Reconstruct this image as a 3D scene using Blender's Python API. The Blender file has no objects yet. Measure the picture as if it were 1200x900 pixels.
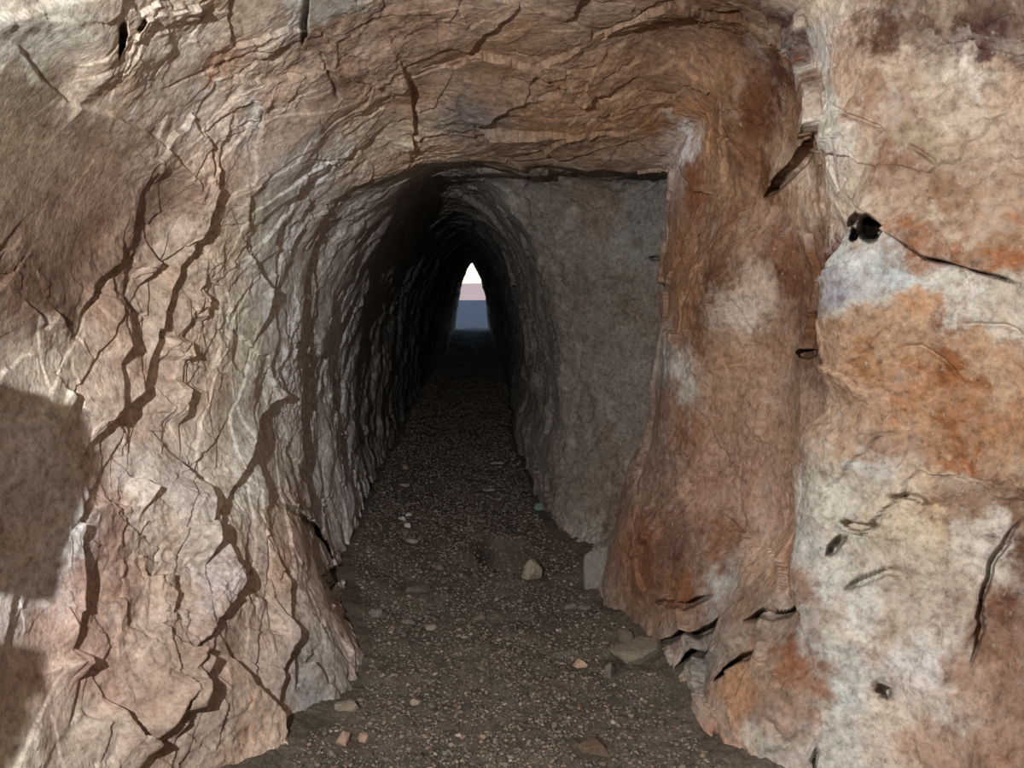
import bpy, bmesh, math, random
import numpy as np
from mathutils import Vector, Matrix
from mathutils.bvhtree import BVHTree

Q = 1.0                      # mesh density of the rock
C = bpy.context.scene.collection
F = np.float32
rng = np.random.default_rng(7)
random.seed(7)

# ------------------------------------------------------------------ camera
EYE = Vector((0, 0, 1.4))
PITCH, YAW, FOC = math.radians(7.0), math.radians(3.0), 900.0
cam = bpy.data.cameras.new('camera'); cam_o = bpy.data.objects.new('camera', cam); C.objects.link(cam_o)
cam_o.location = EYE; cam_o.rotation_euler = (math.pi/2 - PITCH, 0, -YAW)
cam.sensor_width = 36; cam.lens = 36*FOC/1200; cam.clip_start = 0.02; cam.clip_end = 2000
bpy.context.scene.camera = cam_o
RM = cam_o.rotation_euler.to_matrix()
def ray(px, py):
    return (RM @ Vector(((px-600)/FOC, (450-py)/FOC, -1))).normalized()
def at(px, py, y):                      # the point of a sight line at distance y down the tunnel
    d = ray(px, py); return EYE + d*(y/d.y)

# ------------------------------------------------------------------ noise
def _h(ix, iy, iz, seed):
    h = (ix.astype(np.uint32)*np.uint32(374761393) + iy.astype(np.uint32)*np.uint32(668265263)
         + iz.astype(np.uint32)*np.uint32(2147483647) + np.uint32(seed*1013904223 & 0xffffffff))
    h = (h ^ (h >> np.uint32(13)))*np.uint32(1274126177)
    h = (h ^ (h >> np.uint32(16)))*np.uint32(2246822519)
    return h ^ (h >> np.uint32(15))
def noise(P, scale, seed=0):
    """gradient noise, about -1..1"""
    p = P*F(scale); i = np.floor(p); f = (p - i).astype(F); i = i.astype(np.int32)
    u = f*f*f*(f*(f*6-15)+10); out = np.zeros(len(P), F)
    for dx in (0, 1):
        wx = u[:, 0] if dx else 1-u[:, 0]
        for dy in (0, 1):
            wy = u[:, 1] if dy else 1-u[:, 1]
            for dz in (0, 1):
                wz = u[:, 2] if dz else 1-u[:, 2]
                h = _h(i[:, 0]+dx, i[:, 1]+dy, i[:, 2]+dz, seed)
                gx = (h & np.uint32(1023)).astype(F)/F(511.5)-1
                gy = ((h >> np.uint32(10)) & np.uint32(1023)).astype(F)/F(511.5)-1
                gz = ((h >> np.uint32(20)) & np.uint32(1023)).astype(F)/F(511.5)-1
                out += wx*wy*wz*(gx*(f[:, 0]-dx)+gy*(f[:, 1]-dy)+gz*(f[:, 2]-dz))
    return out*F(1.5)
def fbm(P, scale, oct=4, seed=0, gain=.5):
    o = np.zeros(len(P), F); a = 1.0
    for k in range(oct):
        o += F(a)*noise(P, scale*2.03**k, seed+k*17); a *= gain
    return o
def facets(P, scale, seed=0, tilt=1.0):
    """broken-rock planes: every cell a tilted plane; also the distance to the joint between cells"""
    p = (P*F(scale)).astype(F); i = np.floor(p).astype(np.int32)
    d1 = np.full(len(P), 9, F); d2 = d1.copy(); h1 = np.zeros(len(P), F)
    for dx in (-1, 0, 1):
        for dy in (-1, 0, 1):
            for dz in (-1, 0, 1):
                c = i + np.array([dx, dy, dz], np.int32)
                a = _h(c[:, 0], c[:, 1], c[:, 2], seed); b = _h(c[:, 0], c[:, 1], c[:, 2], seed+99)
                v = np.stack([(a & np.uint32(1023)), (a >> np.uint32(10)) & np.uint32(1023), (a >> np.uint32(20)) & np.uint32(1023)], 1).astype(F)/F(1023)
                g = np.stack([(b & np.uint32(1023)), (b >> np.uint32(10)) & np.uint32(1023), (b >> np.uint32(20)) & np.uint32(1023)], 1).astype(F)/F(511.5)-1
                r = p - (c + v); d = np.sqrt((r*r).sum(1))
                hh = (g*r).sum(1)*F(tilt) + ((b >> np.uint32(5)) & np.uint32(255)).astype(F)/F(255) - F(.5)
                m = d < d1
                d2 = np.where(m, d1, np.minimum(d2, d)); h1 = np.where(m, hh, h1); d1 = np.where(m, d, d1)
    return h1, d2-d1
def sst(a, b, x):
    t = np.clip((x-a)/(b-a), 0, 1); return t*t*(3-2*t)

# ------------------------------------------------------------------ the cave as surveyed sections
# 18 stations per section: foot of the left wall, up over the roof, to the foot of the right wall
def W(*pts): return [Vector(p) for p in pts]
def section(y, pts): return [at(p[0], p[1], p[2] if len(p) > 2 else y) for p in pts]
def hall(y, xl=-.95, xr=1.2, top=2.32):
    zs = [-.15, .35, .75, 1.1, 1.45, 1.75, 2.0]
    L = [Vector((xl + .35*max(0, .6-z)**1.2, y, z)) for z in zs]; L[5].x += .06; L[6].x += .2
    R = [Vector((xr - .3*max(0, .5-z), y, z)) for z in (2.05, 1.75, 1.4, 1.0, .5, -.15)]; R[0].x -= .2; R[1].x -= .05
    T = [Vector((xl+(xr-xl)*t, y, top-.2*(2*t-1)**2)) for t in (.2, .35, .5, .65, .82)]
    return L+T+R
rings = [
 (hall(-6.0, -1.9, 2.0, 2.9), 8), (hall(-3.0, -1.9, 2.0, 2.9), 16), (hall(-1.0, -1.7, 1.8, 2.7), 24), (hall(.3, -1.15, 1.4, 2.45), 50), (hall(1.05, -.95, 1.2), 70),
 (section(1.6, [(130,1150),(60,850),(5,650),(-15,480),(-15,300),(30,130),(120,0),(250,-110),(400,-180),(560,-200),(720,-180),(900,-160),
    (1090,-90),(1200,40),(1235,250),(1235,470),(1200,680),(1010,1180)]), 240),
 (section(2.2, [(335,930),(265,770),(195,620),(150,480),(140,350),(170,230),(230,120),(320,40),(420,-10),(540,-30),(660,-30),(790,-30),
    (955,-10,2.1),(985,140,2.05),(1000,300,2.02),(995,450,2.02),(970,620,2.05),(800,940)]), 200),
 (section(2.7, [(425,800),(335,660),(285,530),(262,410),(275,300),(325,210),(395,135),(475,85),(560,60),(640,55),(720,55),(800,50),
    (900,60,2.5),(925,180,2.5),(935,300,2.45),(930,430,2.45),(915,600,2.4),(765,800)]), 180),
 (section(3.45, [(405,710),(365,580),(345,470),(345,380),(358,300),(395,238),(445,198),(500,174),(565,180),(630,184),(700,186),(760,188),
    (796,170,3.3),(794,270,3.25),(787,370,3.2),(775,470,3.15),(735,590,3.2),(690,710)]), 60),
 (section(3.62, [(406,695),(370,570),(352,465),(355,380),(371,302),(410,243),(458,205),(508,184),(570,190),(640,194),(705,197),(765,200),
    (791,205,3.5),(787,280,3.5),(780,370,3.5),(767,470,3.5),(728,590,3.5),(688,690)]), 50),
 (section(4.0, [(412,650),(387,550),(375,462),(380,380),(399,304),(436,250),(477,213),(517,197),(572,200),(640,203),(710,206),(770,210),
    (800,225,3.95),(805,300,3.95),(800,370,3.95),(785,470,3.95),(738,580,3.9),(680,650)]), 70),
 (section(4.6, [(425,605),(407,530),(400,450),(406,380),(425,308),(456,257),(488,221),(514,206),(540,207),(565,215),(592,235),(615,262),
    (632,298),(645,350),(653,420),(650,490),(635,550),(640,605)]), 130),
 (section(5.6, [(445,560),(430,490),(427,430),(433,370),(448,313),(470,270),(492,240),(513,228),(534,226),(556,233),(578,248),(598,275),
    (612,308),(624,355),(634,420),(634,470),(622,520),(622,560)]), 80),
 (section(7.0, [(466,522),(456,470),(455,420),(460,365),(471,320),(486,286),(501,263),(518,252),(536,249),(553,253),(571,265),(586,286),
    (598,315),(608,360),(616,410),(617,455),(608,490),(604,522)]), 60),
 (section(10.0, [(490,468),(486,440),(488,405),(492,370),(500,335),(508,308),(520,288),(532,276),(544,272),(556,276),(567,286),(578,302),
    (587,325),(595,355),(602,395),(604,425),(602,450),(600,470)]), 40),
 (section(14.0, [(511,434),(510,415),(511,390),(514,366),(519,343),(525,322),(533,305),(541,293),(550,288),(558,292),(566,302),(573,315),
    (579,335),(585,358),(590,385),(592,405),(592,420),(591,434)]), 30),
 (section(17.5, [(527,414),(526,402),(527,385),(529,367),(532,350),(536,334),(541,319),(547,308),(553,303),(559,308),(564,317),(568,330),
    (572,345),(575,362),(577,380),(578,393),(578,404),(577,414)]), 24),
 (section(20.0, [(534,404),(533,394),(534,381),(536,366),(538,351),(540,338),(544,325),(548,314),(553,308),(558,313),(562,322),(565,333),
    (568,346),(570,359),(572,373),(573,386),(573,396),(573,404)]), 10),
]
portal = [Vector((p.x*1.02-.0, p.y+.25, p.z)) for p in rings[-1][0]]
for p in portal: p.x = (p.x)+( .05 if p.x > 0 else -.05)
rings.append((portal, 0))

def pchip(Cn, counts):
    """monotone cubic through control rows; counts[k] samples per interval"""
    Cn = np.asarray(Cn, float); d = np.diff(Cn, axis=0)
    m = np.zeros_like(Cn); a, b = d[:-1], d[1:]; s = (a*b) > 0
    m[1:-1] = np.where(s, 2*a*b/np.where(s, a+b, 1), 0); m[0] = d[0]; m[-1] = d[-1]
    out = []
    for k, n in enumerate(counts):
        t = np.linspace(0, 1, n, endpoint=False).reshape((-1,)+(1,)*(Cn.ndim-1))
        if k == len(counts)-1: t = np.linspace(0, 1, n+1).reshape((-1,)+(1,)*(Cn.ndim-1))
        h00 = 2*t**3-3*t**2+1; h10 = t**3-2*t**2+t; h01 = -2*t**3+3*t**2; h11 = t**3-t**2
        out.append(h00*Cn[k]+h10*m[k]+h01*Cn[k+1]+h11*m[k+1])
    return np.concatenate(out, 0)
ctrl = np.array([[list(p) for p in r[0]] for r in rings])
def shell(q):
    rc = [max(2, int(r[1]*q)) for r in rings[:-1]]
    cc = [max(2, int(n*q)) for n in (90,110,120,120,120,110,100,100,100,90,90,100,120,120,120,120,110)]
    G = pchip(ctrl, rc)                                   # rows along the tunnel
    G = pchip(np.swapaxes(G, 0, 1), cc)                   # columns over the roof
    return np.swapaxes(G, 0, 1), np.cumsum([0]+cc)        # [row, col, xyz]
def grid_normals(G):
    du = np.gradient(G, axis=0); dv = np.gradient(G, axis=1)
    n = np.cross(dv, du); n /= np.linalg.norm(n, axis=2, keepdims=True)+1e-12
    return n
# coarse copy for casting sight lines
Gc, _ = shell(.28)
def grid_faces(nr, nc):
    r = np.arange(nr-1)[:, None]*nc + np.arange(nc-1)[None]
    return np.stack([r, r+1, r+nc+1, r+nc], -1).reshape(-1, 4)
_v = [Vector(p) for p in Gc.reshape(-1, 3)]
BV = BVHTree.FromPolygons(_v, grid_faces(*Gc.shape[:2]).tolist())
def hit(px, py):
    d = ray(px, py); o = EYE + d*.25
    loc, n, _, dist = BV.ray_cast(o, d)
    if loc is None: loc = at(px, py, 2.0); n = -d
    if n.dot(d) > 0: n = -n
    return loc, n, (loc-EYE).length, max(.22, abs(n.dot(d)))

G, COLS = shell(Q)
NR, NC = G.shape[:2]
N = grid_normals(G)
cen = np.array([0, 0, 1.2]); 
if (N[NR//3, NC//2] @ np.array([0, 0, -1])) < 0: N = -N
P0 = G.reshape(-1, 3).astype(F); NV = N.reshape(-1, 3).astype(F)
print('shell', NR, NC, len(P0))
dep = np.linalg.norm(P0 - np.array(EYE, F), axis=1)
lod = np.clip(dep/2.2, .9, 3).astype(F)

# grooves: (points, width px, depth factor)   - opened joints between the slabs; the side towards the lamp is the sharp lip
GROOVES = [
 ([(288,175),(276,215),(252,265),(236,305),(215,350),(200,392),(180,450),(160,492),(136,530),(120,556)], 11, .8),
 ([(130,10),(137,35),(131,62)], 8, .7), ([(166,14),(155,32)], 5, .6), ([(361,-10),(351,46)], 6, .5), ([(371,48),(384,84),(396,112)], 4, .5),
 ([(150,280),(140,322),(114,358),(105,388)], 10, .8), ([(133,320),(130,352)], 5, .7), ([(183,270),(187,296),(178,330),(164,352)], 7, .8),
 ([(161,358),(157,400),(151,442)], 15, .8), ([(255,335),(253,372)], 7, .8), ([(237,395),(236,422)], 9, .8),
 ([(306,220),(300,262)], 5, .7), ([(318,238),(328,300),(322,350),(318,390),(308,432)], 11, .8),
 ([(372,265),(356,310),(351,360),(349,420),(341,480),(338,530)], 24, .8), ([(396,262),(386,320),(372,380),(376,450)], 8, .8),
 ([(418,370),(424,430),(420,490),(408,550)], 18, .8), ([(398,330),(404,380),(398,440)], 6, .7),
 ([(225,450),(227,500)], 7, .8), ([(214,510),(250,550),(268,600),(276,640),(291,662)], 15, .8), ([(251,580),(250,672)], 7, .8),
 ([(300,640),(285,690),(265,730),(240,770),(214,812)], 5, .9), ([(222,727),(241,746)], 9, .8),
 ([(270,740),(291,776),(330,812),(345,870),(350,905)], 13, .8), ([(340,700),(358,740),(363,766),(350,800),(345,842)], 9, .8),
 ([(341,460),(340,512),(322,552),(315,602),(302,652)], 14, .8), ([(326,592),(352,602),(380,626),(395,672),(406,704),(421,740),(436,768)], 18, .8),
 ([(346,640),(366,682),(381,722),(401,748)], 11, .8), ([(120,735),(131,762),(127,798)], 13, .8), ([(150,790),(166,822),(192,842)], 11, .8),
 ([(235,788),(232,862)], 11, .8), ([(105,575),(107,640),(110,722),(108,762)], 7, .7), ([(184,905),(200,872),(232,890)], 11, .8),
 ([(30,335),(48,360),(52,375)], 6, .5), ([(60,345),(82,378)], 6, .5), ([(75,436),(82,448)], 7, .7),
 ([(385,500),(392,560),(398,610)], 10, .8), ([(430,330),(436,400),(432,470)], 6, .7), ([(448,300),(452,380),(447,450),(440,520)], 5, .6),
 ([(470,280),(466,350),(468,430)], 4, .6), ([(165,640),(188,640)], 8, .6), ([(160,535),(178,555)], 7, .5),
 # right-hand rocks
 ([(972,142),(946,180),(917,214),(893,232)], 6, .9), ([(980,116),(1010,128),(1042,146),(1060,156)], 3, .9), ([(1084,170),(1112,192)], 3, .9),
 ([(1058,407),(1082,404),(1108,422),(1131,450)], 4, .9), ([(1130,378),(1180,381),(1203,393)], 4, .7), ([(1000,266),(1012,254),(1040,262)], 8, .8),
 ([(830,150),(866,164),(882,186)], 3, .7), ([(932,412),(946,416),(968,404)], 6, .8), ([(846,600),(872,632),(884,622)], 4, .7),
 ([(1050,578),(1076,581),(1094,590)], 6, .8), ([(1000,608),(1018,612),(1036,613)], 8, 1.0), ([(1000,624),(984,652)], 7, .9),
 ([(1002,690),(1022,678),(1046,668),(1092,674)], 8, .6), ([(1190,608),(1162,660),(1147,722),(1134,782)], 5, .8),
 ([(1024,802),(1046,818)], 15, .9), ([(844,862),(845,884)], 9, .9), ([(962,876),(955,905)], 5, .9), ([(908,842),(931,872)], 4, .9),
 ([(752,772),(800,752),(838,736),(862,718)], 8, .8), ([(790,800),(820,772),(846,742)], 8, .8), ([(846,802),(870,776),(892,764)], 7, .8),
 ([(880,732),(920,716),(946,690)], 7, .8), ([(930,668),(946,652)], 4, .8), ([(775,707),(812,712),(842,700)], 7, .7), ([(1085,735),(1100,722),(1104,760)], 3, .7),
 ([(520,186),(560,191),(640,194),(700,192),(792,202)], 4, .8), ([(502,176),(511,136),(511,98),(500,50)], 4, .7), ([(758,302),(782,304)], 5, .9),
 ([(842,440),(832,480)], 4, .6), ([(880,318),(868,350),(884,388)], 4, .5), ([(700,250),(740,310),(735,350)], 3, .6), ([(1140,312),(1200,332)], 5, 1.),
 ([(1056,276),(1092,300),(1140,312)], 5, 1.),
]
# ledges: (points, height in m on the left-hand side walking along the points, reach m)
LEDGES = [
 ([(225,240),(222,205),(180,160),(130,132),(75,116),(45,90),(16,50),(-10,40)], .012, .12),          # broken flat face, upper left
 ([(1210,334),(1140,310),(1092,298),(1056,274),(1030,246),(1012,238)], -.045, .20),           # big slab over the white block
 ([(893,232),(917,214),(946,180),(972,142),(968,106),(942,66),(946,-10)], 0.05, .16),                    # brown boulder
 ([(985,470),(990,400),(984,330),(1000,270)], -.06, .16), ([(960,800),(950,660),(960,540),(985,470)], -.06, .16),
 ([(790,205),(700,194),(640,192),(585,192)], -.035, .14),
]
LUMPS = [((870,130),(.11,.19)), ((860,340),(.05,.22)), ((1090,130),(.05,.28)), ((1080,640),(.05,.16)), ((900,520),(.04,.2)),
         ((180,560),(.03,.18)), ((300,560),(.02,.15)), ((610,110),(.04,.3)), ((780,640),(.05,.18)), ((850,820),(.05,.14)), ((930,840),(.04,.12))]
HOLES = [((1026,266),(.55,.040)), ((1008,274),(.25,.018))]
SHADY = [([(-10,482),(40,480),(84,492)],.052), ([(90,494),(104,545),(100,590),(84,640),(66,690)],.040), ([(-5,795),(22,772),(12,850),(0,900)],.042)]  # shadow outlines on the left wall, thrown by added knobs out of view
CALM = [((90,220),.30,.10), ((20,130),.22,.12), ((180,240),.15,.2), ((1120,160),.25,.55)]

# ------------------------------------------------------------------ relief
wv = np.stack([fbm(P0, 9, 3, 31), fbm(P0, 9, 3, 57), fbm(P0, 9, 3, 83)], 1)
PW = P0 + wv*F(.006)                                     # ragged copy of the surface, for natural edges
side = sst(.15, -.25, P0[:, 0])                           # 1 on the left wall
sdir = Vector((0, -.73, -.68)); sprp = Vector((0, .68, -.73))
strat = np.stack([PW @ np.array(sdir, F)*F(.22), PW @ np.array(sprp, F), PW[:, 0]*F(.5)], 1)
deep = sst(3.0, 5.0, P0[:, 1]); smax = side*(F(.30)+F(.45)*deep)
rough = F(.35)+F(1.1)*sst(-.25, .45, fbm(P0, 2.6, 2, 71))       # calm faces beside broken ones
H = F(.040)*fbm(P0, 1.7, 3, 3)
h1, e1 = facets(P0 + wv*F(.02), 3.4, 11, 1.0); H += F(.026)*h1*(1-F(.55)*side)
h2, e2 = facets(P0 + wv*F(.015), 9.0, 23, 1.0); H += F(.008)*h2*rough*(1-F(.4)*side)
H += F(.0055)*fbm(P0, 13, 4, 5, .55)*lod**F(.5)*rough
r = 1-np.abs(noise(strat, 7, 41)); H += smax*F(.020)*(r-F(.6))
r2 = 1-np.abs(noise(strat, 18, 42)); H += smax*F(.009)*(r2-F(.6))*rough
hs, es = facets(strat, 6, 77, 1.3); H += smax*F(.022)*hs
calm = np.ones(len(P0), F)
for (px, py), R, k in CALM:
    p = np.array(hit(px, py)[0], F); d = np.linalg.norm(P0-p, axis=1)
    calm = np.minimum(calm, 1-(1-F(k))*sst(R, R*.55, d))
H *= calm
def near(pts, pad):
    A = np.array([list(p) for p in pts]); lo, hi = A.min(0)-pad, A.max(0)+pad
    return np.nonzero(((P0 > lo) & (P0 < hi)).all(1))[0]
def to_line(P, L):
    """distance, side vector and position along a polyline"""
    bd = np.full(len(P), 1e9); bv = np.zeros((len(P), 3)); bt = np.zeros(len(P)); bd2 = np.zeros((len(P), 3))
    n = len(L)-1
    for k in range(n):
        a = np.array(L[k]); b = np.array(L[k+1]); ab = b-a
        t = np.clip(((P-a)@ab)/(ab@ab+1e-12), 0, 1); q = P-(a+t[:, None]*ab); d = np.linalg.norm(q, axis=1)
        m = d < bd; bd = np.where(m, d, bd); bv[m] = q[m]; bt = np.where(m, (k+t)/n, bt); bd2[m] = ab/np.linalg.norm(ab)
    return bd, bv, bt, bd2
LAMP = Vector((-.52, -.08, 1.66)); BORE = np.zeros((len(P0), 3), F)
for pts, w, k in GROOVES:
    hs_ = [hit(*p) for p in pts]; L = [h[0] for h in hs_]
    nv = np.mean([h[3] for h in hs_]); nl = np.mean([max(.08, h[1].dot((LAMP-h[0]).normalized())) for h in hs_])
    wa = w*np.mean([h[2] for h in hs_])/FOC/nv                # width along the rock face
    cast = nl < .8*nv and L[0].x < -.1 and pts[0][1] > 150                                         # raking light: an open step, else a deep joint
    cot = lambda c: math.sqrt(1-c*c)/c
    if cast: D0 = min(max(wa/(cot(nl)-cot(nv)), .005), .05)*1.1; ln = max(5*D0, .09)
    else: wa = w*np.mean([h[2] for h in hs_])/FOC/nv**.5; D0 = max(8*k*min(wa, .04), .08); ln = wa*.9
    ix = near(L, max(wa, ln)*2+.05)
    if not len(ix): continue
    d, v, t, tg = to_line((P0[ix]+wv[ix]*F(.003)).astype(float), L)
    away = np.mean([list((h[0]-LAMP).normalized()) for h in hs_], 0); nm = NV[ix]
    sd = np.cross(tg, nm); sg = np.sign((sd@away)); s = (v*sd).sum(1)*sg       # + on the side away from the lamp
    s = np.where(d > np.abs(s)*1.5+1e-4, np.where(s >= 0, d, -d), s)
    tap = np.minimum(1, 4*np.minimum(t, 1-t)+.15)*(.85+.3*np.abs(noise(P0[ix], 9, 5)))
    if cast:                                                  # a slab edge: rises gently towards the lip, then breaks off
        s = s + wa*.5 + D0*cot(nv)
        H[ix] += (tap*D0*(np.clip(1+s/ln, 0, 1)**1.5*(1-sst(-.003, .006, s))*sst(ln*1.5, ln*.6, d) - .35*sst(-.003, .006, s)*(1-sst(.2*wa, wa, s)))).astype(F)
    elif w < 5:                                               # hairline crack
        H[ix] -= (tap*.022*np.exp(-(s/max(.5*wa, .003))**2)).astype(F)
    else:
        s = s + wa*.5*tap; prof = sst(-.0025, .0025, s)*(1-sst(ln*tap, ln*tap+.004, s))
        into = np.array(sum(((h[0]-EYE).normalized() for h in hs_), Vector()).normalized(), F)
        BORE[ix] += (np.minimum(tap, 1)*D0*prof)[:, None].astype(F)*into
for pts, h, R in LEDGES:
    L = [hit(*p)[0] for p in pts]; ix = near(L, R*2)
    d, v, t, tg = to_line((P0[ix]+wv[ix]*F(.003)).astype(float), L)
    s = (v*np.cross(NV[ix], tg)).sum(1); s = np.where(s >= 0, d, -d)
    tap = np.minimum(1, 5*np.minimum(t, 1-t)); sign = 1 if h > 0 else -1
    H[ix] += (abs(h)*tap*sst(-.004, .004, s*sign)*np.exp(-(d/R)**2)).astype(F)
for (px, py), (a, R) in LUMPS:
    p = np.array(hit(px, py)[0], F); d = np.linalg.norm(PW-p, axis=1); H += F(a)*np.exp(-(d/F(R))**2)
for (px, py), (a, R) in HOLES:
    p = np.array(hit(px, py)[0], F); d = np.linalg.norm(PW-p, axis=1); BORE += (F(a)*sst(R, R*.8, d).astype(F))[:, None]*np.array((Vector(p)-EYE).normalized(), F)
caster = np.zeros(len(P0), F)                              # unseen knobs added to the left wall, shaped to cast the SHADY outlines
for pts, R in SHADY:
    L = [LAMP + (hit(*p)[0]-LAMP)*.42 for p in pts]; L = [Vector((0, q.y, q.z)) for q in L]; tipx = np.mean([(LAMP + (hit(*p)[0]-LAMP)*.42).x for p in pts])
    ix = np.nonzero((P0[:, 0] < -.5) & (P0[:, 1] < L[0].y+.25) & (P0[:, 1] > .2))[0]; q = PW[ix].astype(float); q[:, 0] = 0
    d = to_line(q, L)[0]; caster[ix] = np.maximum(caster[ix], ((tipx-P0[ix, 0])*sst(R*.44, R*.34, d)).astype(F))
H = np.where(caster > 0, H*.3, H)
P1 = P0 + NV*H[:, None]; P1[:, 0] += caster; P1 += BORE

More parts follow.
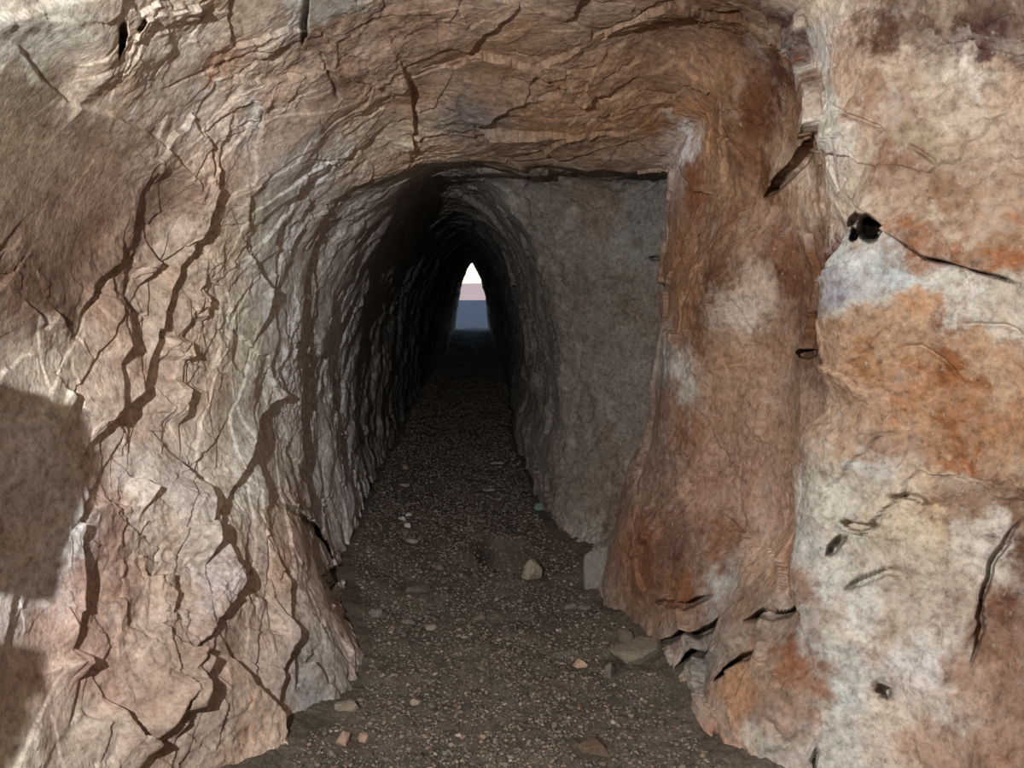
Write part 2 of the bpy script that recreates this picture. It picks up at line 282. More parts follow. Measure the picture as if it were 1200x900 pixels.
# ------------------------------------------------------------------ colour of the rock
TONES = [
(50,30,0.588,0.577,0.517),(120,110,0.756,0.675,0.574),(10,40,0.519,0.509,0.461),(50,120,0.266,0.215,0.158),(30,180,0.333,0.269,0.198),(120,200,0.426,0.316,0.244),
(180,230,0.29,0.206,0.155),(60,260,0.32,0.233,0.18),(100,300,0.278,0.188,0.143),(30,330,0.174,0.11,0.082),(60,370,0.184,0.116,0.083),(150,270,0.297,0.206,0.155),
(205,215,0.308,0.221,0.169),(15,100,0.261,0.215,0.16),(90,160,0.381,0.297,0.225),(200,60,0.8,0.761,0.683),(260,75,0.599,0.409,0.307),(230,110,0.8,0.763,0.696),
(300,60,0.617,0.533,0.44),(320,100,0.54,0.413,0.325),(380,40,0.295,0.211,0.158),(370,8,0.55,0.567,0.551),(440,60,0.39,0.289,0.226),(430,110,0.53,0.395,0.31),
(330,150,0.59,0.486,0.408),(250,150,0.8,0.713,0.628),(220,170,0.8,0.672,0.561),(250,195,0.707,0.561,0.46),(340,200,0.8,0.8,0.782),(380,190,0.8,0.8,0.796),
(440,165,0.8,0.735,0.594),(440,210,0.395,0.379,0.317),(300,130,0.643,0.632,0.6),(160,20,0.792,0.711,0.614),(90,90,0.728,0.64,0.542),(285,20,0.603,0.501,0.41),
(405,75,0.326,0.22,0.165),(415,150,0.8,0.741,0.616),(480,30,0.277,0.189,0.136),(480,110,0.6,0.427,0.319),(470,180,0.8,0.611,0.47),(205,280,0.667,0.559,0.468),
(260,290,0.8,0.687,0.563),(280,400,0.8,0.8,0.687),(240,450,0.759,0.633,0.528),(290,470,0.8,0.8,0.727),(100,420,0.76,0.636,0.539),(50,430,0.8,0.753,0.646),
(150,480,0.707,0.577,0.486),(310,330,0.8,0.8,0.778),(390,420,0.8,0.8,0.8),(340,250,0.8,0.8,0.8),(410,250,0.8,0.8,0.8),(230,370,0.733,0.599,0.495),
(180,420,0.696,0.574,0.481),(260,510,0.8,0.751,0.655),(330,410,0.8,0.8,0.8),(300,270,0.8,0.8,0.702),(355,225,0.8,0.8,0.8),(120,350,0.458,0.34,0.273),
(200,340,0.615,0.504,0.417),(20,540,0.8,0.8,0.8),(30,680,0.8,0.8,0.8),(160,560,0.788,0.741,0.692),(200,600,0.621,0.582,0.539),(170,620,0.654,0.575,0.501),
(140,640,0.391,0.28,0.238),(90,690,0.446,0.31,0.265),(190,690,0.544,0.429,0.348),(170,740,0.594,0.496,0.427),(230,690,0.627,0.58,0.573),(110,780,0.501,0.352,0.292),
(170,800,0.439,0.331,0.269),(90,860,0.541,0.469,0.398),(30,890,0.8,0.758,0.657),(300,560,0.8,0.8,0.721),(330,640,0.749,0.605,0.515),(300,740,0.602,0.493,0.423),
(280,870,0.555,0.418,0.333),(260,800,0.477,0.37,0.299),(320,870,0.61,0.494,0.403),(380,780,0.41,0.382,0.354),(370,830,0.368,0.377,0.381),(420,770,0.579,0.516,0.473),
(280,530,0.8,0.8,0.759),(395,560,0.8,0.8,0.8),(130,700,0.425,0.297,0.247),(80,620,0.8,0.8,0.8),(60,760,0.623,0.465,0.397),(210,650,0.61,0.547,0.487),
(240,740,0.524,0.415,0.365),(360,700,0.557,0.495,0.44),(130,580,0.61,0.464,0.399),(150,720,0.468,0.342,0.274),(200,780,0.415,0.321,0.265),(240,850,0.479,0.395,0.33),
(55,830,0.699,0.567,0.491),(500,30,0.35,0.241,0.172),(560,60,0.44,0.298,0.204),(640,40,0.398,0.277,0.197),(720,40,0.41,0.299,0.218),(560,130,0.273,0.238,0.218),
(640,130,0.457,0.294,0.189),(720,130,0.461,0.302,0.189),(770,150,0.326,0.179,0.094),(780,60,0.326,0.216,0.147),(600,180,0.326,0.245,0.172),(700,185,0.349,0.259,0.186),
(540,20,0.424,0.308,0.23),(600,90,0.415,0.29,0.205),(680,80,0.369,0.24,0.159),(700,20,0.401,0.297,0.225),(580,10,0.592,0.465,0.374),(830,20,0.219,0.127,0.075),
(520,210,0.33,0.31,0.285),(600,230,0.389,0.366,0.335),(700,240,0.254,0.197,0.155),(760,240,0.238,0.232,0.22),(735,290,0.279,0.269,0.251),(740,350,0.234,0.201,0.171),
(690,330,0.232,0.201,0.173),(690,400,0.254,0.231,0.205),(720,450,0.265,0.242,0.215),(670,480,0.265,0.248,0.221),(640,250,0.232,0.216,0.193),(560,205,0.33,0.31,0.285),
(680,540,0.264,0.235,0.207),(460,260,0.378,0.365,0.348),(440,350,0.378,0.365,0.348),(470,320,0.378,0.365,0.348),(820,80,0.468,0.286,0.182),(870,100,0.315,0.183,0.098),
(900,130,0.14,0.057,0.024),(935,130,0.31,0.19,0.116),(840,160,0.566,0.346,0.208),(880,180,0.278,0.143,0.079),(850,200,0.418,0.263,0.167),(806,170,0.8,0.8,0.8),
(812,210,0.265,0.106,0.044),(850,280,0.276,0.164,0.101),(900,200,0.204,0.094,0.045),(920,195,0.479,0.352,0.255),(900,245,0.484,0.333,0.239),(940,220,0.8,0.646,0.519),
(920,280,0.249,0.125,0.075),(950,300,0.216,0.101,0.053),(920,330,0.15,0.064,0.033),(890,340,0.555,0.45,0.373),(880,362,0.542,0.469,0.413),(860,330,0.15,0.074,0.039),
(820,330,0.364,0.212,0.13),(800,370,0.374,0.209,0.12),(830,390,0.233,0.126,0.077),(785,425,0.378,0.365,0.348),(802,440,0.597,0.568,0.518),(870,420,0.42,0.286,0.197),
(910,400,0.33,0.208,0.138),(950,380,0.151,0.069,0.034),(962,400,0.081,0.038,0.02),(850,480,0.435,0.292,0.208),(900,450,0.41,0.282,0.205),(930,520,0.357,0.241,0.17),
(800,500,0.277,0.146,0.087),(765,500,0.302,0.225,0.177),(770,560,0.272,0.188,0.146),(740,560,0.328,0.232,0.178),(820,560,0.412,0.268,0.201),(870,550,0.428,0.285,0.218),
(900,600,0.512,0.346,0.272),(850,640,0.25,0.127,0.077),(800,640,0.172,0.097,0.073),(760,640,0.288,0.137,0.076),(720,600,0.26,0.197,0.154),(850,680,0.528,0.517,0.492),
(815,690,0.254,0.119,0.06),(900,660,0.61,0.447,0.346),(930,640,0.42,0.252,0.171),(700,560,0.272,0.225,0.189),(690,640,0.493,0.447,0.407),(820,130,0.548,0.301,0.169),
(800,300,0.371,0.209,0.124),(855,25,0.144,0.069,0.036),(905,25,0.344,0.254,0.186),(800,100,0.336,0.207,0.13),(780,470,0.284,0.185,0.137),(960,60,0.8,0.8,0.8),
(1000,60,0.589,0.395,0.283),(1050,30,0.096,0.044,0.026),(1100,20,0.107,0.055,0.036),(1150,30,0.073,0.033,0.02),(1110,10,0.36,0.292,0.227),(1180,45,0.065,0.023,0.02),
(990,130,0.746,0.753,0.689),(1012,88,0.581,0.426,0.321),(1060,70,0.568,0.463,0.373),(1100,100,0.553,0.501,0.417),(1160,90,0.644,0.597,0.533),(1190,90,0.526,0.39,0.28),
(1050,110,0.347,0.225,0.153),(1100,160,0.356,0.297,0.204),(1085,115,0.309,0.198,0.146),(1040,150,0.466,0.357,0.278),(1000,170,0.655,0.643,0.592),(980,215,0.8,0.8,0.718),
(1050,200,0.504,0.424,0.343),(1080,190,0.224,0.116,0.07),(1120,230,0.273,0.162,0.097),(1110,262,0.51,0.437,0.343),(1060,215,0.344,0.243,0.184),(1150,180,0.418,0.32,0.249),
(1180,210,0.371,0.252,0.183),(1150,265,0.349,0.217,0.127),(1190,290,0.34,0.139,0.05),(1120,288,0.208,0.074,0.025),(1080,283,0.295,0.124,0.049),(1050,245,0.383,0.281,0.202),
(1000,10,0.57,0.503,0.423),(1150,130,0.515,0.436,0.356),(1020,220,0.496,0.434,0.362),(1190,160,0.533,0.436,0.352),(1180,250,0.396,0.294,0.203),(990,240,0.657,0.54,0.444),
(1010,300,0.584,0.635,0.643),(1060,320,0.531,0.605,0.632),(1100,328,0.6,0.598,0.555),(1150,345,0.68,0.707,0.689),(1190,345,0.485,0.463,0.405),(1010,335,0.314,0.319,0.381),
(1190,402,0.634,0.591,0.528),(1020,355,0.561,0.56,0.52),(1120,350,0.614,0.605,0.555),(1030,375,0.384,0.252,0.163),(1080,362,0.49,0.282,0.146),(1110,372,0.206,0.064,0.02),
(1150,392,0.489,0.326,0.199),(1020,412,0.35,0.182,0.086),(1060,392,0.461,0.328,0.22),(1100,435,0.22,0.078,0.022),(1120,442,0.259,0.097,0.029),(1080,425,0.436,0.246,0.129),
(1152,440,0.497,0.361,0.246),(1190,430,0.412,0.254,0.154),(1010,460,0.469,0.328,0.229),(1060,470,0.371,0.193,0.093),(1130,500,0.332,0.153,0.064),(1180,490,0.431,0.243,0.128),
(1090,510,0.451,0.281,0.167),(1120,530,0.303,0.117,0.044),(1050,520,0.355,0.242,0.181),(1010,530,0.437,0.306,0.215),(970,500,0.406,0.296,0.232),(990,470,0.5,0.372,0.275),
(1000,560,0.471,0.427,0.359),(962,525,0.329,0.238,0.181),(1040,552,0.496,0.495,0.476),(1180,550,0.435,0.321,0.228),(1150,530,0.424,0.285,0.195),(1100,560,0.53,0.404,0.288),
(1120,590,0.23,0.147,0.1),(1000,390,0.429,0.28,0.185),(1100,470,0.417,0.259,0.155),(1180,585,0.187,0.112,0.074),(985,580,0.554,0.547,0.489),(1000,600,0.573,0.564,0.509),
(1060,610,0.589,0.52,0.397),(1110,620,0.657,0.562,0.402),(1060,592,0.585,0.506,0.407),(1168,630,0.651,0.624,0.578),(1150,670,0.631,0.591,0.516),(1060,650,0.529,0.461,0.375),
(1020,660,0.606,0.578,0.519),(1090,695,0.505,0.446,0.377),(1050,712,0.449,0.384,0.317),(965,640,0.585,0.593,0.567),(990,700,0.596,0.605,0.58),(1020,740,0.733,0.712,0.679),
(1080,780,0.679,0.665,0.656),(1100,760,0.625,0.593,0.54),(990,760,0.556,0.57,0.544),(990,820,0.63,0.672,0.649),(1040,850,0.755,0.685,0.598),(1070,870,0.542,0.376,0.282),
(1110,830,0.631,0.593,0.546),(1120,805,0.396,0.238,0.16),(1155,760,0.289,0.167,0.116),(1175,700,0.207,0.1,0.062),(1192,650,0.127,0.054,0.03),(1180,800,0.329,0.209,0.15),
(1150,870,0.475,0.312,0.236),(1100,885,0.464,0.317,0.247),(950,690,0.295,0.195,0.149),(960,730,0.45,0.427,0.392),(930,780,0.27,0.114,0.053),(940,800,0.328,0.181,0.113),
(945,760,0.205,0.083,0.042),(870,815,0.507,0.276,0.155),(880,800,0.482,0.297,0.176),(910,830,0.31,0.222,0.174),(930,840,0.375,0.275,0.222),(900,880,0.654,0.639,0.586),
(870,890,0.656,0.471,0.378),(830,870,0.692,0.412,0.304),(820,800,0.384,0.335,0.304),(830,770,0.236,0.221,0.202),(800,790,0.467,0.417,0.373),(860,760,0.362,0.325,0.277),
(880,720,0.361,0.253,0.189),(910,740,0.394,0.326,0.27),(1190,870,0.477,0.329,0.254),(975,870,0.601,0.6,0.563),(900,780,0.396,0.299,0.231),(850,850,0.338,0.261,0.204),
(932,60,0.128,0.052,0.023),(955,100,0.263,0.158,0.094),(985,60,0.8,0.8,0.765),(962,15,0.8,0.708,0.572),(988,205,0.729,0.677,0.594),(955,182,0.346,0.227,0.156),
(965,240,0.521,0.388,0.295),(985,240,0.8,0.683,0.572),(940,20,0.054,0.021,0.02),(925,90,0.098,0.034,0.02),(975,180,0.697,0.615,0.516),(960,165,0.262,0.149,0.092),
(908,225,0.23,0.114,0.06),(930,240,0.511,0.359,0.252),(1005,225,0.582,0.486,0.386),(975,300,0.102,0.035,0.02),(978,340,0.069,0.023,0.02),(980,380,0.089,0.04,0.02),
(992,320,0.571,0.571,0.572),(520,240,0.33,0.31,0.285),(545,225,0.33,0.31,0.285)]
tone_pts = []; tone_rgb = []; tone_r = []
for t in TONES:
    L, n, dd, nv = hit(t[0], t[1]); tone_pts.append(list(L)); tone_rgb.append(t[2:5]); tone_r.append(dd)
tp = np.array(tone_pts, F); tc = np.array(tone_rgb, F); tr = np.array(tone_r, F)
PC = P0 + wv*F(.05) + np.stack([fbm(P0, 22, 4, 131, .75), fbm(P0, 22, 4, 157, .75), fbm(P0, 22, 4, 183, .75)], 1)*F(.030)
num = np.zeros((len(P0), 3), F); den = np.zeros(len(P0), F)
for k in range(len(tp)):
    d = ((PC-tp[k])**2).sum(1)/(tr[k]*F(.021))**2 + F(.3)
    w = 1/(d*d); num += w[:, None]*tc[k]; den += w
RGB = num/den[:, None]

def quads(G, F4, name):
    me = bpy.data.meshes.new(name)
    me.vertices.add(len(G)); me.vertices.foreach_set('co', np.ascontiguousarray(G, F).ravel())
    me.loops.add(len(F4)*4); me.loops.foreach_set('vertex_index', F4.astype(np.int32).ravel())
    me.polygons.add(len(F4)); me.polygons.foreach_set('loop_start', np.arange(len(F4), dtype=np.int32)*4)
    me.update(calc_edges=True); me.validate()
    me.polygons.foreach_set('use_smooth', np.ones(len(me.polygons), bool))
    return me
def link(name, me, mat, kind=None, label=None, cat=None, group=None, parent=None):
    o = bpy.data.objects.new(name, me); C.objects.link(o)
    if mat: me.materials.append(mat)
    for k, v in (('kind', kind), ('label', label), ('category', cat), ('group', group)):
        if v: o[k] = v
    if parent: o.parent = parent
    return o
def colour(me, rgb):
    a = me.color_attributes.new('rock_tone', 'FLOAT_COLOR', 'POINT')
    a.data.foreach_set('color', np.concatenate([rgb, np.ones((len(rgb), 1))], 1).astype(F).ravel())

# ------------------------------------------------------------------ materials
def mat(name):
    m = bpy.data.materials.new(name); m.use_nodes = True; nt = m.node_tree; b = nt.nodes['Principled BSDF']
    return m, nt, b
def add(nt, t, **kw):
    n = nt.nodes.new(t)
    for k, v in kw.items(): setattr(n, k, v)
    return n
def nz(nt, co, scale, detail=6, rough=.6, dist=0):
    n = add(nt, 'ShaderNodeTexNoise'); n.inputs['Scale'].default_value = scale; n.inputs['Detail'].default_value = detail
    n.inputs['Roughness'].default_value = rough; n.inputs['Distortion'].default_value = dist
    nt.links.new(co, n.inputs['Vector']); return n.outputs['Fac']
def ramp(nt, fac, stops):
    r = add(nt, 'ShaderNodeValToRGB'); e = r.color_ramp.elements
    while len(e) < len(stops): e.new(.5)
    for q, (p, c) in zip(e, stops): q.position = p; q.color = (*c, 1) if len(c) == 3 else c
    nt.links.new(fac, r.inputs['Fac']); return r.outputs['Color']
def mix(nt, mode, a, b, fac):
    m = add(nt, 'ShaderNodeMix', data_type='RGBA', blend_type=mode)
    if isinstance(fac, (int, float)): m.inputs[0].default_value = fac
    else: nt.links.new(fac, m.inputs[0])
    for s, v in ((6, a), (7, b)):
        if isinstance(v, tuple): m.inputs[s].default_value = (*v, 1)
        else: nt.links.new(v, m.inputs[s])
    return m.outputs[2]
def rock_material():
    m, nt, b = mat('cave_rock'); L = nt.links
    co = add(nt, 'ShaderNodeTexCoord').outputs['Object']
    at_ = add(nt, 'ShaderNodeAttribute', attribute_name='rock_tone').outputs['Color']
    c = mix(nt, 'MULTIPLY', at_, ramp(nt, nz(nt, co, 14, 10, .68, .15), [(.30, (.66, .60, .56)), (.47, (.96, .95, .94)), (.62, (1.12, 1.12, 1.12)), (.8, (1.25, 1.26, 1.28))]), 1)
    c = mix(nt, 'MULTIPLY', c, ramp(nt, nz(nt, co, 46, 8, .74), [(.32, (.48, .42, .38)), (.5, (1, 1, 1)), (.68, (1.38, 1.38, 1.38))]), 1)
    # pale calcite bloom, rusty stains, flecks
    c = mix(nt, 'MIX', c, (.60, .55, .50), ramp(nt, nz(nt, co, 7, 10, .7, .5), [(.56, (0, 0, 0)), (.70, (.5, .5, .5))]))
    c = mix(nt, 'MIX', c, mix(nt, 'MULTIPLY', c, (.90, .76, .65), 1.0), ramp(nt, nz(nt, co, 5.2, 9, .66, .6), [(.53, (0, 0, 0)), (.68, (.7, .7, .7))]))
    mp = add(nt, 'ShaderNodeMapping'); mp.inputs['Rotation'].default_value = (.8, .3, .2); mp.inputs['Scale'].default_value = (1, 2.4, 1); L.new(co, mp.inputs['Vector'])
    c = mix(nt, 'MIX', c, (.66, .62, .57), ramp(nt, nz(nt, mp.outputs[0], 34, 8, .72), [(.60, (0, 0, 0)), (.69, (.6, .6, .6))]))
    c = mix(nt, 'MIX', c, (.13, .085, .06), ramp(nt, nz(nt, mp.outputs[0], 27, 8, .74), [(.30, (.5, .5, .5)), (.38, (0, 0, 0))]))
    L.new(c, b.inputs['Base Color'])
    b.inputs['Roughness'].default_value = .8; b.inputs['Specular IOR Level'].default_value = .3
    bp = add(nt, 'ShaderNodeBump'); bp.inputs['Strength'].default_value = .55; bp.inputs['Distance'].default_value = .01
    L.new(nz(nt, co, 60, 8, .65), bp.inputs['Height']); L.new(bp.outputs['Normal'], b.inputs['Normal'])
    return m
ROCK = rock_material()

def piece(name, c0, c1, **kw):
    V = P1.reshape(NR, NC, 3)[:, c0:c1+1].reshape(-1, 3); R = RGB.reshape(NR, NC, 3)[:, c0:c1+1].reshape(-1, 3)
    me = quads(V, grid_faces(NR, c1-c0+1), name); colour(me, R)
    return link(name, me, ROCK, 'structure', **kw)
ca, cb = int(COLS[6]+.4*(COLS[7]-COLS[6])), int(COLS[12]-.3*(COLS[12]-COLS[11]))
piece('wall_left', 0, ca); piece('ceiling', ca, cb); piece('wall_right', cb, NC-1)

# ------------------------------------------------------------------ floor
ys = np.concatenate([np.linspace(-6, .8, int(40*Q)+2)[:-1], np.geomspace(.8, 21.5, int(900*Q))])
xs = np.concatenate([np.linspace(-2.2, -1.5, 8)[:-1], np.linspace(-1.5, 1.6, int(620*Q)), np.linspace(1.6, 2.3, 8)[1:]])
FX, FY = np.meshgrid(xs, ys); fp = np.stack([FX.ravel(), FY.ravel(), np.zeros(FX.size)], 1).astype(F)
def floor_z(p):
    z = F(.03)*fbm(p, 1.3, 3, 201) + F(.016)*fbm(p, 6, 3, 202)
    z += F(.10)*sst(.35, .95, np.abs(p[:, 0]-F(.05)))                       # scree against the walls
    z += F(.36)*sst(15.5, 19.6, p[:, 1])                                    # rubble mound added at the far mouth to darken the exit's lower half
    d = np.hypot((p[:, 0]-F(.17))/F(.17), (p[:, 1]-F(3.98))/F(.27)); z -= F(.17)*sst(1.05, .45, d)   # shallow hollow
    return z
fz = floor_z(fp) + F(.006)*fbm(fp, 30, 3, 205) + F(.004)*np.abs(fbm(fp, 70, 2, 207))
fp[:, 2] = fz
fme = quads(fp, grid_faces(len(ys), len(xs)), 'floor')
def earth_material():
    m, nt, b = mat('stony_earth'); L = nt.links
    co = add(nt, 'ShaderNodeTexCoord').outputs['Object']
    c = ramp(nt, nz(nt, co, 4, 8, .65, .4), [(.3, (.095, .080, .062)), (.5, (.155, .132, .104)), (.7, (.21, .18, .145))])
    c = mix(nt, 'MULTIPLY', c, ramp(nt, nz(nt, co, 90, 4, .7), [(.3, (.5, .5, .5)), (.55, (1, 1, 1)), (.7, (1.5, 1.5, 1.5))]), 1)
    L.new(c, b.inputs['Base Color']); b.inputs['Roughness'].default_value = .9; b.inputs['Specular IOR Level'].default_value = .2
    bp = add(nt, 'ShaderNodeBump'); bp.inputs['Strength'].default_value = .6; bp.inputs['Distance'].default_value = .01
    L.new(nz(nt, co, 110, 5, .7), bp.inputs['Height']); L.new(bp.outputs['Normal'], b.inputs['Normal'])
    return m
link('floor', fme, earth_material(), 'structure')

# end of the cave behind the viewer
bm = bmesh.new()
vs = [bm.verts.new((x, -5.9+.25*random.random(), z)) for z in np.linspace(-.3, 3.2, 24) for x in np.linspace(-2.3, 2.4, 24)]
for r_ in range(23):
    for c_ in range(23): bm.faces.new((vs[r_*24+c_], vs[r_*24+c_+1], vs[(r_+1)*24+c_+1], vs[(r_+1)*24+c_]))
me = bpy.data.meshes.new('wall_back'); bm.to_mesh(me); bm.free(); colour(me, np.tile([[.4, .32, .25]], (576, 1)))
link('wall_back', me, ROCK, 'structure')

def ground(px, py):
    """where a sight line meets the floor"""
    d = ray(px, py); t = (0-EYE.z)/d.z
    for _ in range(4):
        p = EYE + d*t; z = float(floor_z(np.array([[p.x, p.y, 0]], F))[0]); t = (z-EYE.z)/d.z
    p = EYE + d*t; return Vector((p.x, p.y, z)), t
def stone_mesh(name, size, tone, seed, pts=16, flat=0, point=0, fine=True, var=.12):
    """angular broken stone: hull of scattered points, edges worn, faces roughened"""
    R = random.Random(seed); bm = bmesh.new()
    for k in range(pts):
        v = Vector((R.gauss(0, 1), R.gauss(0, 1), R.gauss(0, 1))).normalized()*R.uniform(.82, 1.08)
        if point and v.z > 0: v.x *= 1-.75*v.z*point; v.y *= 1-.75*v.z*point; v.z *= 1+.25*point
        v.z = max(-.75, min(v.z, 1.05 - .45*flat)); bm.verts.new(v)
    g = bmesh.ops.convex_hull(bm, input=bm.verts)
    bmesh.ops.delete(bm, geom=list({e for e in g['geom_interior'] if isinstance(e, bmesh.types.BMVert)}), context='VERTS')
    if fine:
        bmesh.ops.bevel(bm, geom=list(bm.edges), offset=.07, segments=1, affect='EDGES', clamp_overlap=True)
        bmesh.ops.triangulate(bm, faces=bm.faces)
        bmesh.ops.subdivide_edges(bm, edges=list(bm.edges), cuts=3 if fine > 1 else 1, use_grid_fill=True)
        P = np.array([v.co for v in bm.verts], F) + F(seed*3.1); n1 = fbm(P, 2.2, 4, seed % 50)
        for v, a in zip(bm.verts, n1): v.co *= 1+.05*float(a)
    for v in bm.verts: v.co = Vector((v.co.x*size[0]/2, v.co.y*size[1]/2, v.co.z*size[2]/2))
    bmesh.ops.recalc_face_normals(bm, faces=bm.faces)
    me = bpy.data.meshes.new(name); bm.to_mesh(me); bm.free()
    n = len(me.vertices); t = np.array([[*tone]])*np.ones((n, 1)); q = np.random.default_rng(seed)
    P = np.array([v.co for v in me.vertices], F)
    colour(me, np.clip(t*(1+var*fbm(P+F(seed), 18, 3, 9)[:, None]), .02, .9)); me.materials.append(STONE)
    return me
def stone_material():
    m, nt, b = mat('loose_stone'); L = nt.links
    co = add(nt, 'ShaderNodeTexCoord').outputs['Object']
    c = add(nt, 'ShaderNodeAttribute', attribute_name='rock_tone').outputs['Color']
    c = mix(nt, 'MULTIPLY', c, ramp(nt, nz(nt, co, 60, 6, .68, .4), [(.3, (.66, .62, .58)), (.5, (1, 1, 1)), (.72, (1.25, 1.25, 1.25))]), 1)
    L.new(c, b.inputs['Base Color']); b.inputs['Roughness'].default_value = .85; b.inputs['Specular IOR Level'].default_value = .25
    bp = add(nt, 'ShaderNodeBump'); bp.inputs['Strength'].default_value = .5; bp.inputs['Distance'].default_value = .004
    L.new(nz(nt, co, 160, 6, .65), bp.inputs['Height']); L.new(bp.outputs['Normal'], b.inputs['Normal'])
    return m
STONE = stone_material()
BIG = []                                                   # (x, y, r) of the larger stones
def named(px, py, wpx, hpx, depth, tone, label, seed, name='stone', rot=0, tilt=0, sink=.3, **kw):
    p, t = ground(px, py); s = t/FOC; w = wpx*s; h = hpx*s
    me = stone_mesh(name, (w, w*depth, h), tone, seed, fine=2, **kw)
    o = link(name, me, None, 'thing', label, 'stone')
    o.rotation_euler = (tilt, 0, rot); zmin = min(v.co.z for v in me.vertices)
    o.location = (p.x, p.y + w*depth*.3, p.z - zmin - h*sink)
    BIG.append((p.x, p.y + w*depth*.3, w*.5*max(1, depth)))
    return o
named(624, 680, 30, 36, .8, (.34,.30,.23), 'pale pointed stone standing beside the hollow in the middle of the floor', 11, point=.8, sink=.22)
named(488, 694, 36, 30, .9, (.17,.145,.12), 'rounded brown-grey stone half buried in the gravel near the left wall', 12, sink=.4)
named(751, 776, 74, 44, .6, (.23,.20,.155), 'flat tan slab lying under the cracked ledge at the foot of the right wall', 13, 'stone_slab', rot=.25, flat=.8, pts=20, sink=.35)
named(704, 688, 48, 88, .7, (.27,.26,.235), 'tall grey boulder leaning against the red foot of the right wall', 14, 'boulder', pts=18, sink=.25)
named(736, 708, 44, 42, .8, (.29,.29,.27), 'blue-grey block below the red rock of the right wall', 15, 'boulder', sink=.3)
named(680, 783, 20, 14, .8, (.50,.34,.27), 'small pink stone on the gravel beside the tan slab', 16, sink=.25)
named(405, 836, 28, 20, .8, (.36,.31,.25), 'pale beige stone at the foot of the left wall', 17, flat=.6)
named(400, 872, 22, 20, .9, (.42,.30,.24), 'pinkish stone in the near left gravel, the larger of two close together', 18, sink=.3)
named(426, 870, 16, 17, .9, (.44,.31,.25), 'pinkish stone in the near left gravel, the smaller of two close together', 19, sink=.3)
named(695, 886, 44, 46, 1.0, (.17,.125,.09), 'flat brown stone sunk in the near gravel right of centre', 20, flat=.8, sink=.55)
named(716, 796, 20, 28, .8, (.19,.17,.14), 'upright dark grey stone between the pink stone and the right wall', 21, sink=.3)
named(731, 752, 26, 24, .8, (.17,.14,.11), 'brown stone just behind the tan slab', 22)
named(771, 722, 18, 14, .8, (.22,.20,.18), 'small grey stone at the right wall behind the tan slab', 23)
named(471, 609, 10, 9, .9, (.62,.62,.58), 'white pebble by the left wall, leftmost of three together', 24, 'pebble')
named(479, 605, 9, 8, .9, (.64,.64,.60), 'white pebble by the left wall, farthest of three together', 25, 'pebble')
named(478, 618, 11, 9, .9, (.60,.60,.56), 'white pebble by the left wall, nearest of three together', 26, 'pebble')
named(482, 637, 18, 11, .9, (.36,.32,.28), 'pale wedge of stone in front of the three white pebbles', 27, flat=.4)
named(571, 576, 18, 7, .6, (.42,.40,.36), 'flat pale stone in the middle of the passage, nearer of two', 28, flat=.7)
named(584, 544, 20, 6, .6, (.40,.38,.35), 'flat pale stone in the middle of the passage, farther of two', 29, flat=.7)
named(632, 598, 16, 15, .8, (.20,.30,.27), 'small greenish stone at the foot of the grey recessed wall', 30)
named(475, 552, 12, 14, .8, (.36,.24,.19), 'small reddish stone at the left wall deep in the passage', 31)
named(470, 570, 22, 8, .6, (.30,.26,.22), 'flat grey-brown stone below the reddish stone at the left wall', 32, flat=.7)
named(561, 728, 18, 14, .9, (.25,.21,.16), 'round tan stone alone in the middle of the trodden floor', 33)
named(505, 738, 18, 9, .7, (.32,.28,.23), 'flat pale stone left of the middle of the trodden floor', 34, flat=.6)
named(441, 722, 22, 16, .8, (.21,.20,.18), 'grey stone at the left wall level with the tan slab', 35)
named(477, 731, 20, 15, .8, (.20,.17,.14), 'dull brown stone between the grey stone and the flat pale one', 36)
named(487, 826, 14, 12, .8, (.40,.34,.27), 'small cream stone in the near gravel left of centre', 37)
named(669, 714, 22, 13, .8, (.20,.175,.15), 'grey-brown stone before the tall grey boulder, left of a pair', 38)
named(685, 715, 18, 12, .8, (.22,.19,.165), 'grey-brown stone before the tall grey boulder, right of a pair', 39)
named(516, 668, 14, 11, .8, (.22,.19,.16), 'small stone left of the hollow in the middle of the floor', 40)

# several hundred chips that show singly, then the gravel they lie in
protos = [stone_mesh('stone_chip', (1, R_, h_), tn, 100+k, pts=13, flat=(k % 3)*.3, fine=1) for k, (R_, h_, tn) in enumerate(
    [(.8,.6,(.22,.19,.155)), (.9,.5,(.26,.22,.18)), (.7,.55,(.18,.15,.12)), (.85,.7,(.30,.265,.22)), (.75,.4,(.24,.19,.15)), (.9,.65,(.20,.185,.17)),
     (.65,.45,(.34,.29,.24)), (.8,.5,(.15,.125,.10)), (.7,.6,(.30,.21,.16)), (.95,.55,(.28,.26,.24))])]
def clear(x, y, r): return all((x-a)**2+(y-b)**2 > (r+c)**2 for a, b, c in BIG)
foot = P1[(P1[:, 2] < .16) & (P1[:, 2] > -.03) & (P1[:, 1] > 1) & (P1[:, 1] < 17)]
YB = np.linspace(1, 17, 161); fb = np.digitize(foot[:, 1], YB)
FL = np.array([foot[(fb == k) & (foot[:, 0] < 0), 0].max(initial=-1.2) for k in range(1, 161)])
FR = np.array([foot[(fb == k) & (foot[:, 0] > 0), 0].min(initial=1.2) for k in range(1, 161)])
FL = np.maximum(FL, np.maximum(np.roll(FL, 1), np.roll(FL, -1))); FR = np.minimum(FR, np.minimum(np.roll(FR, 1), np.roll(FR, -1)))
def wall_gap(y, r=.02):                                   # free floor between the feet of the walls
    return np.interp(y, YB[:-1]+.05, FL)+r, np.interp(y, YB[:-1]+.05, FR)-r
count = 0
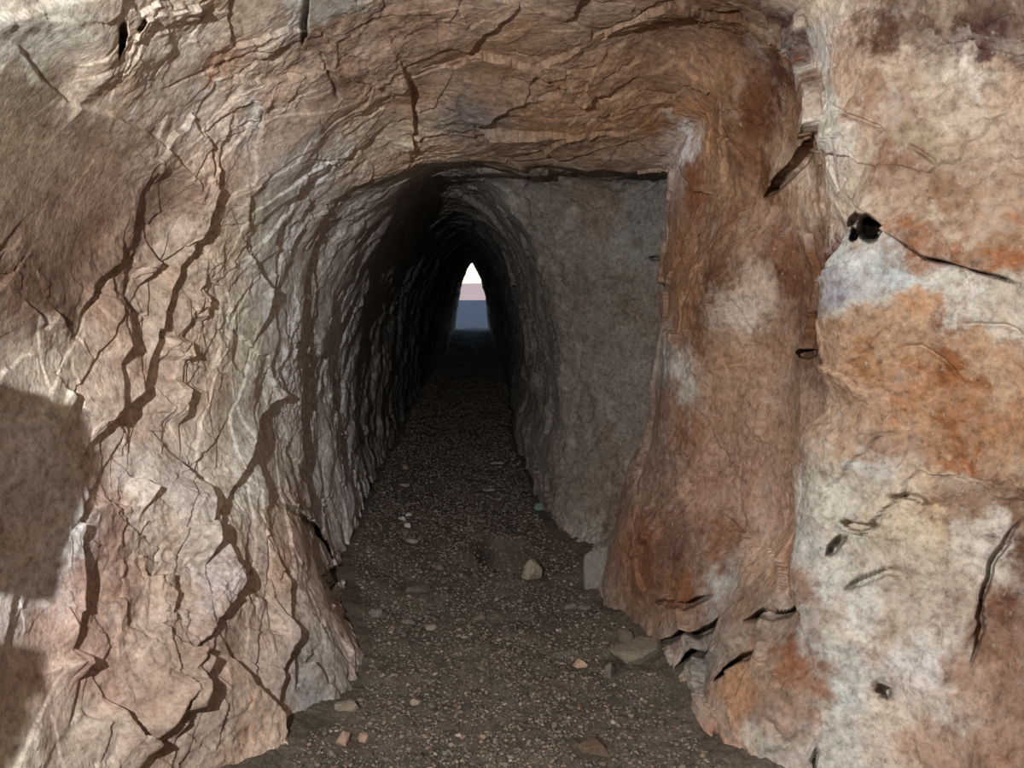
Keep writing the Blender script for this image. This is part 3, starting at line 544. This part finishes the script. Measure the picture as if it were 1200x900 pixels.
while count < 300:
    y = 1.9 + 7.0*random.random()**2.2; a, b = wall_gap(y, .03); x = random.uniform(a, b)
    if random.random() < .35: x = a+abs(random.gauss(0, .07)) if random.random() < .5 else b-abs(random.gauss(0, .07))
    s = min(.055, .019*math.exp(random.gauss(0, .38))*(1+.13*(y-2)))
    if not clear(x, y, s*.6): continue
    z = float(floor_z(np.array([[x, y, 0]], F))[0])
    if count == 0: o = bpy.data.objects.new('stone_chip', protos[0])
    else: o = first.copy(); o.data = protos[count % 10]
    if count == 0: first = o
    C.objects.link(o); o.scale = (s, s, s); o.rotation_euler = (random.uniform(-.3, .3), random.uniform(-.3, .3), random.uniform(0, 6.28)); o.location = (x, y, z + s*.12)
    o['label'] = 'thumb-sized angular stone chip loose in the gravel of the tunnel floor'; o['category'] = 'stone'; o['group'] = 'stone chips scattered over the tunnel floor'
    BIG.append((x, y, s*.5)); count += 1
def tri_mesh(name, V, T, rgb, m):
    me = bpy.data.meshes.new(name); me.vertices.add(len(V)); me.vertices.foreach_set('co', V.astype(F).ravel())
    me.loops.add(len(T)*3); me.loops.foreach_set('vertex_index', T.astype(np.int32).ravel())
    me.polygons.add(len(T)); me.polygons.foreach_set('loop_start', np.arange(len(T), dtype=np.int32)*3)
    me.update(calc_edges=True); colour(me, rgb); me.materials.append(m); return me
gp = []
for k in range(10):
    me = stone_mesh('gravel', (1, .6+.4*random.random(), .45+.3*random.random()), (1, 1, 1), 300+k, pts=11, fine=0)
    me.calc_loop_triangles(); gp.append((np.array([v.co for v in me.vertices]), np.array([t.vertices for t in me.loop_triangles]))); bpy.data.meshes.remove(me)
n = int(46000); gy = 1.75 + 14*rng.random(n)**4.0; ga = rng.random(n); gs = np.minimum(.032, (.0105*np.exp(rng.normal(0, .42, n)))*(1+.22*(gy-2)))
wa, wb = wall_gap(gy, gs*.6+.004); gx = wa + ga*(wb-wa)
big = np.array(BIG); keep = np.ones(n, bool)
for a, b, c in big: keep &= (gx-a)**2+(gy-b)**2 > (c*1.05+gs*.5)**2
gx, gy, gs = gx[keep], gy[keep], gs[keep]; n = len(gx)
gz = floor_z(np.stack([gx, gy, 0*gx], 1).astype(F)); ang = rng.random(n)*6.283
pal = np.array([(.21,.18,.145), (.26,.225,.18), (.16,.13,.105), (.32,.28,.235), (.24,.19,.15), (.19,.175,.16), (.40,.35,.30), (.13,.105,.085), (.29,.21,.165)])
Vs, Ts, Cs, off = [], [], [], 0
for k in range(10):
    ix = np.arange(k, n, 10); v, t = gp[k]; c, s = np.cos(ang[ix]), np.sin(ang[ix])
    X = (v[None, :, 0]*c[:, None]-v[None, :, 1]*s[:, None])*gs[ix, None]+gx[ix, None]
    Y = (v[None, :, 0]*s[:, None]+v[None, :, 1]*c[:, None])*gs[ix, None]+gy[ix, None]
    Z = v[None, :, 2]*gs[ix, None] + gz[ix, None] + gs[ix, None]*.12
    Vs.append(np.stack([X, Y, Z], -1).reshape(-1, 3)); Ts.append((t[None]+(np.arange(len(ix))*len(v))[:, None, None]+off).reshape(-1, 3)); off += len(ix)*len(v)
    cc = pal[rng.choice(9, len(ix), p=[.18,.14,.18,.09,.13,.12,.04,.08,.04])]*(.85+.45*rng.random((len(ix), 1))); Cs.append(np.repeat(cc, len(v), 0))
link('gravel', tri_mesh('gravel', np.concatenate(Vs), np.concatenate(Ts), np.concatenate(Cs), STONE), None, 'stuff', 'loose grey-brown gravel covering the trodden tunnel floor', 'gravel')

# ------------------------------------------------------------------ outside the far mouth
def slope_material(name, a, b_):
    m, nt, b = mat(name); co = add(nt, 'ShaderNodeTexCoord').outputs['Object']
    nt.links.new(ramp(nt, nz(nt, co, .8, 8, .7), [(.3, a), (.7, b_)]), b.inputs['Base Color']); b.inputs['Roughness'].default_value = 1
    return m
def terrain(name, x0, x1, y0, y1, n, f, m):
    X, Y = np.meshgrid(np.linspace(x0, x1, n), np.linspace(y0, y1, n)); p = np.stack([X.ravel(), Y.ravel(), 0*X.ravel()], 1).astype(F)
    p[:, 2] = f(p); link(name, quads(p, grid_faces(n, n), name), m, 'structure')
terrain('ground_outside', -60, 60, 20.2, 140, 160, lambda p: -.02 - .004*(p[:, 1]-20) + .05*fbm(p, .8, 3, 301), slope_material('dry_ground', (.028, .032, .05), (.06, .065, .09)))
terrain('hill_outside', -400, 400, 150, 500, 90, lambda p: -6+ 9.5*sst(150, 320, p[:, 1]) + 3*fbm(p, .012, 3, 302), slope_material('far_hill', (.75, .47, .36), (.82, .55, .43)))

# ------------------------------------------------------------------ light
w = bpy.data.worlds.new('sky'); bpy.context.scene.world = w; w.use_nodes = True
nt = w.node_tree; bg = nt.nodes['Background']
sky = nt.nodes.new('ShaderNodeTexSky'); sky.sky_type = 'NISHITA'; sky.sun_elevation = math.radians(28); sky.sun_rotation = math.radians(200)
sky.sun_disc = False
nt.links.new(sky.outputs[0], bg.inputs[0]); bg.inputs[1].default_value = .28
ld = bpy.data.lights.new('hand_lamp', 'SPOT'); ld.energy = 222; ld.spot_size = math.radians(128); ld.spot_blend = .55; ld.shadow_soft_size = .007; ld.color = (1, .97, .93)
lo = bpy.data.objects.new('hand_lamp', ld); lo.location = LAMP; lo.rotation_euler = (math.radians(86), 0, math.radians(-1)); C.objects.link(lo)

vs_ = bpy.context.scene.view_settings
bpy.context.scene.display_settings.display_device = 'sRGB'
vs_.view_transform = 'Standard'; vs_.look = 'None'; vs_.gamma = 1; vs_.use_curve_mapping = False; vs_.exposure = 0
